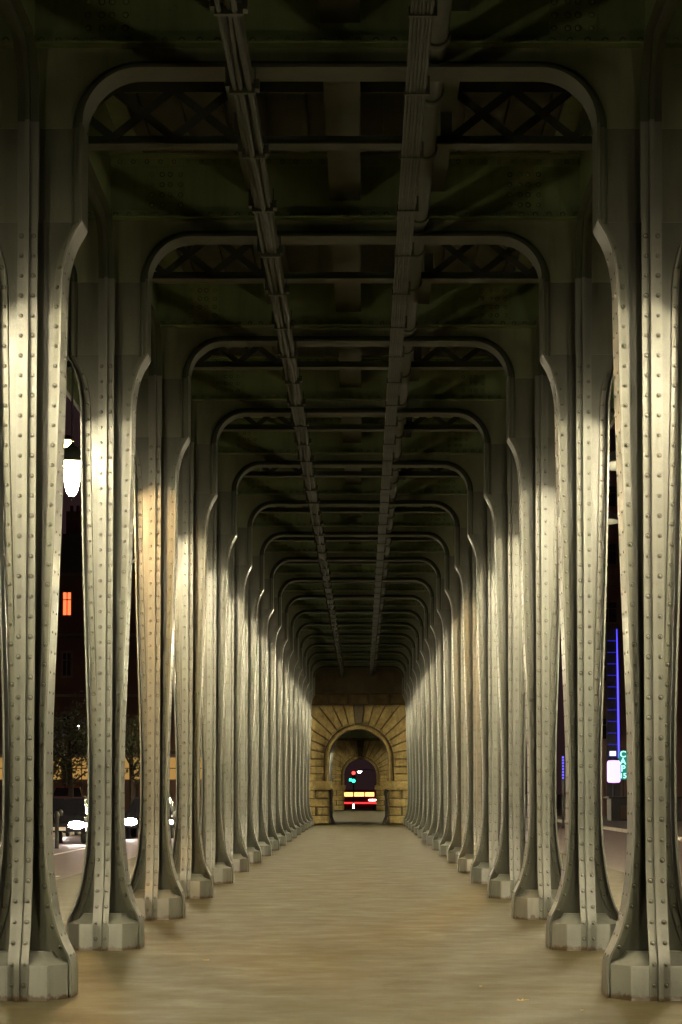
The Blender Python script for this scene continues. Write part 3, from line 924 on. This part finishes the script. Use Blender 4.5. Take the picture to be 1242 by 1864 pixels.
for i in range(8):
    z = zz(1378, d3)-i*(40/4425*d3)/7.5; b.box(px(1025, d3)-.03, px(1025, d3)+.03, d3-.03, d3+.03, z-.05, z+.02)
ds = b.build('light_strip', M['blue_neon'])
tag(ds, 'short dotted blue light strip between the third and fourth right columns', 'neon strip')
b = MB(); b.box(px(1025, d3)-.05, px(1025, d3)+.05, d3+.035, d3+.07, -.03, zz(1376, d3)); b.build('post', M['iron'], ds)
# vertical shop sign
d4 = 138
sgn = empty('shop_sign', (px(1134, d4), d4, zz(1393, d4)), 'vertical green shop sign with pale letters beside a violet light box', 'sign')
hh = 52/4425*d4; ww = 14.5/4425*d4
b = MB(); b.box(-ww/2, ww/2, 0, .15, -hh/2, hh/2); b.build('sign_box', M['sign_green'], sgn, 0)
for i, ch in enumerate(['C', 'A', 'P', '15']):
    cu = bpy.data.curves.new('letter', 'FONT'); cu.body = ch; cu.align_x = 'CENTER'; cu.align_y = 'CENTER'; cu.size = .50 if i < 3 else .40; cu.extrude = .01
    cu.offset = .012
    cu.materials.append(M['sign_letter'])
    tmp = bpy.data.objects.new('letter', cu); COL.objects.link(tmp); bpy.context.view_layer.update()
    me = bpy.data.meshes.new_from_object(tmp.evaluated_get(bpy.context.evaluated_depsgraph_get())); bpy.data.objects.remove(tmp)
    o = bpy.data.objects.new('letter', me); COL.objects.link(o); o.parent = sgn
    o.rotation_euler = (R(90), 0, 0); o.location = (0, -.02, hh/2-hh*(i+.5)/4)
b = MB(); b.box(-.03,.03,.05,.12,-4.2,-hh/2); b.build('post', M['iron'], sgn, 0)
d5 = 132
lbx = empty('light_box', (px(1117, d5), d5, zz(1425, d5)), 'blown out violet white light box on a post right of the road', 'light box')
b = MB(); b.lathe([(.05,0),(.30,.02),(.36,.10),(.36,1.1),(.30,1.2),(.05,1.22)], k=18); b.build('glowing_box', M['violet_box'], lbx)
b = MB(); b.tube([(0,0,-zz(1425, d5)),(0,0,0)], .06, 8); b.build('post', M['iron'], lbx)
wb = empty('light_box', (px(1116, d5), d5+.1, zz(1376, d5)), 'small pale rectangular lit panel above the violet light box', 'light box')
b = MB(); b.box(-.17,.17,0,.08,0,.26); b.build('panel', M['white_box'], wb, 0)
b = MB(); b.box(-.02,.02,.02,.06,-.72,0); b.build('bracket', M['iron'], wb, 0)
# low kiosk under the sign
kx = px(1134, 125)
t = empty('kiosk', (kx, 125, -.03), 'low dark kiosk under the violet light box right of the road', 'kiosk')
b = MB(); b.box(-.6, 3.0, .2, 2.4, 0, 1.15); b.build('wall', M['facade_slate'], t, 0)
b = MB(); b.box(-.75, 3.15, .05, 2.55, 1.15, 1.25); b.build('roof', M['iron'], t, 0)
b = MB(); b.box(-.1,.35,.1,.2,.1,.8); b.build('door', M['trim'], t, 0)
# bollards by the left kerb
for i, xx in enumerate((105, 112)):
    d = 70+i*7
    b = MB(); b.lathe([(.07,0),(.06,.05),(.055,.85),(.07,.9),(.075,.98),(.05,1.05),(.01,1.07)], (px(xx, d), d, -.15), 12)
    tag(b.build('bollard', M['iron']), ('nearer' if i == 0 else 'farther')+' dark metal bollard on the left road in front of the headlights', 'bollard', 'bollards by the left road')

# ------------------------------------------------------------------ trees
def tree(loc, h, cr, label, seed):
    g = random.Random(seed)
    t = empty('street_tree', loc, label, 'tree', 'dark trees by the left road')
    b = MB(); b.tube([(0,0,0),(.05,0,h*.3),(-.03,.04,h*.6),(.02,0,h*.85)], [.16,.13,.10,.04], 9)
    limbs = []
    for i in range(8):
        a = g.random()*6.3; z0 = h*(.35+.06*i); L = cr*g.uniform(.6,.95)
        p = [(0,0,z0),(math.cos(a)*L*.5, math.sin(a)*L*.5, z0+h*.10),(math.cos(a)*L, math.sin(a)*L, z0+h*.17)]
        b.tube(p, [.06,.04,.015], 6); limbs += p[1:]
    b.build('trunk', M['bark'], t)
    b = MB()
    for i in range(46):
        lc = Vector(g.choice(limbs)) + Vector((g.gauss(0,.4), g.gauss(0,.4), g.gauss(.1,.35)))
        for q in range(34):
            p = lc + Vector((g.gauss(0,.28), g.gauss(0,.28), g.gauss(0,.24)))
            u = Vector((g.gauss(0,1), g.gauss(0,1), g.gauss(0,1))).normalized(); w = u.cross(Vector((g.gauss(0,1), g.gauss(0,1), g.gauss(0,1)))).normalized(); s = g.uniform(.07,.13)
            b.add([p-u*s, p+w*s*.55, p+u*s, p-w*s*.55], [(0,1,2,3)])
    b.build('crown', M['leaf'], t, 0)
tree((px(128, 116), 116, -.03), 5.2, 1.9, 'dark leafy tree before the golden shop front on the left', 1)
tree((px(240, 110), 110, -.03), 5.0, 1.5, 'dark slim tree showing between the second and third left columns', 2)
tree((px(92, 122), 122, -.03), 6.0, 2.1, 'taller dark tree left of the one before the shop front', 3)

# ------------------------------------------------------------------ fallen leaves
def leaf(loc, s, rz, label, seed):
    g = random.Random(seed); b = MB(); n = 14; pts = []
    for i in range(n):
        a = 2*math.pi*i/n; rr = s*(1.0 if i % 2 == 0 else .42)*g.uniform(.75,1.1)
        pts.append((rr*math.cos(a), rr*.7*math.sin(a), .006+.014*(i % 2 == 0)*g.random()))
    vs = [(0,0,.004)]+pts; b.add(vs, [(0, i+1, (i+1) % n+1) for i in range(n)])
    b.tube([(0,0,.004),(s*.9,s*.6,.006),(s*1.5,s*.9,.004)], .002, 5)
    o = b.build('fallen_leaf', M['dry_leaf'], None, 0, loc); o.rotation_euler.z = rz
    tag(o, label, 'leaf', 'dry leaves on the walkway')
def fl(x, y):
    d = 4425*1.5/(y-1440); return (px(x, d), d, .001)
leaf(fl(946, 1820), .055, .3, 'yellow dry leaf on the walkway near the first right column', 5)
leaf(fl(874, 1795), .022, 1.0, 'tiny dry leaf scrap between the yellow leaf and the middle', 6)
leaf(fl(380, 1747), .035, 2.0, 'small brown dry leaf on the walkway beside the second left column', 8)
leaf(fl(1058, 1838), .022, .8, 'tiny leaf scrap right of the yellow leaf on the walkway', 9)

# ------------------------------------------------------------------ world, camera
w = bpy.data.worlds.new('World'); S.world = w; w.use_nodes = True
nt = w.node_tree; bg = nt.nodes['Background']
tc = N(nt, 'ShaderNodeTexCoord'); nn = noise(nt, tc.outputs['Generated'], 2.2, 5)
c = ramp(nt, nn, [(0.3, (0.022, 0.011, 0.012)), (0.75, (0.034, 0.017, 0.018))])
nt.links.new(c, bg.inputs['Color']); bg.inputs['Strength'].default_value = 0.7

cam = bpy.data.cameras.new('camera'); co = bpy.data.objects.new('camera', cam); COL.objects.link(co)
P = R(3.0); F = 4425.0
co.location = (.168, 0, 1.5); co.rotation_euler = (R(90)+P, 0, 0)
cam.sensor_fit = 'VERTICAL'; cam.sensor_height = 36; cam.lens = F/1864*36
cam.shift_x = -39/1864; cam.shift_y = (508-F*math.tan(P))/1864
cam.clip_end = 3000; cam.clip_start = .1
S.camera = co
S.view_settings.view_transform = 'Standard'; S.view_settings.look = 'None'; S.view_settings.exposure = 0; S.view_settings.gamma = 1
S.render.engine = 'CYCLES'
S.cycles.use_denoising = True
S.cycles.max_bounces = 8; S.cycles.diffuse_bounces = 5; S.cycles.glossy_bounces = 3
S.cycles.sample_clamp_indirect = 3.0
S.cycles.use_light_tree = True
S.cycles.caustics_reflective = False; S.cycles.caustics_refractive = False
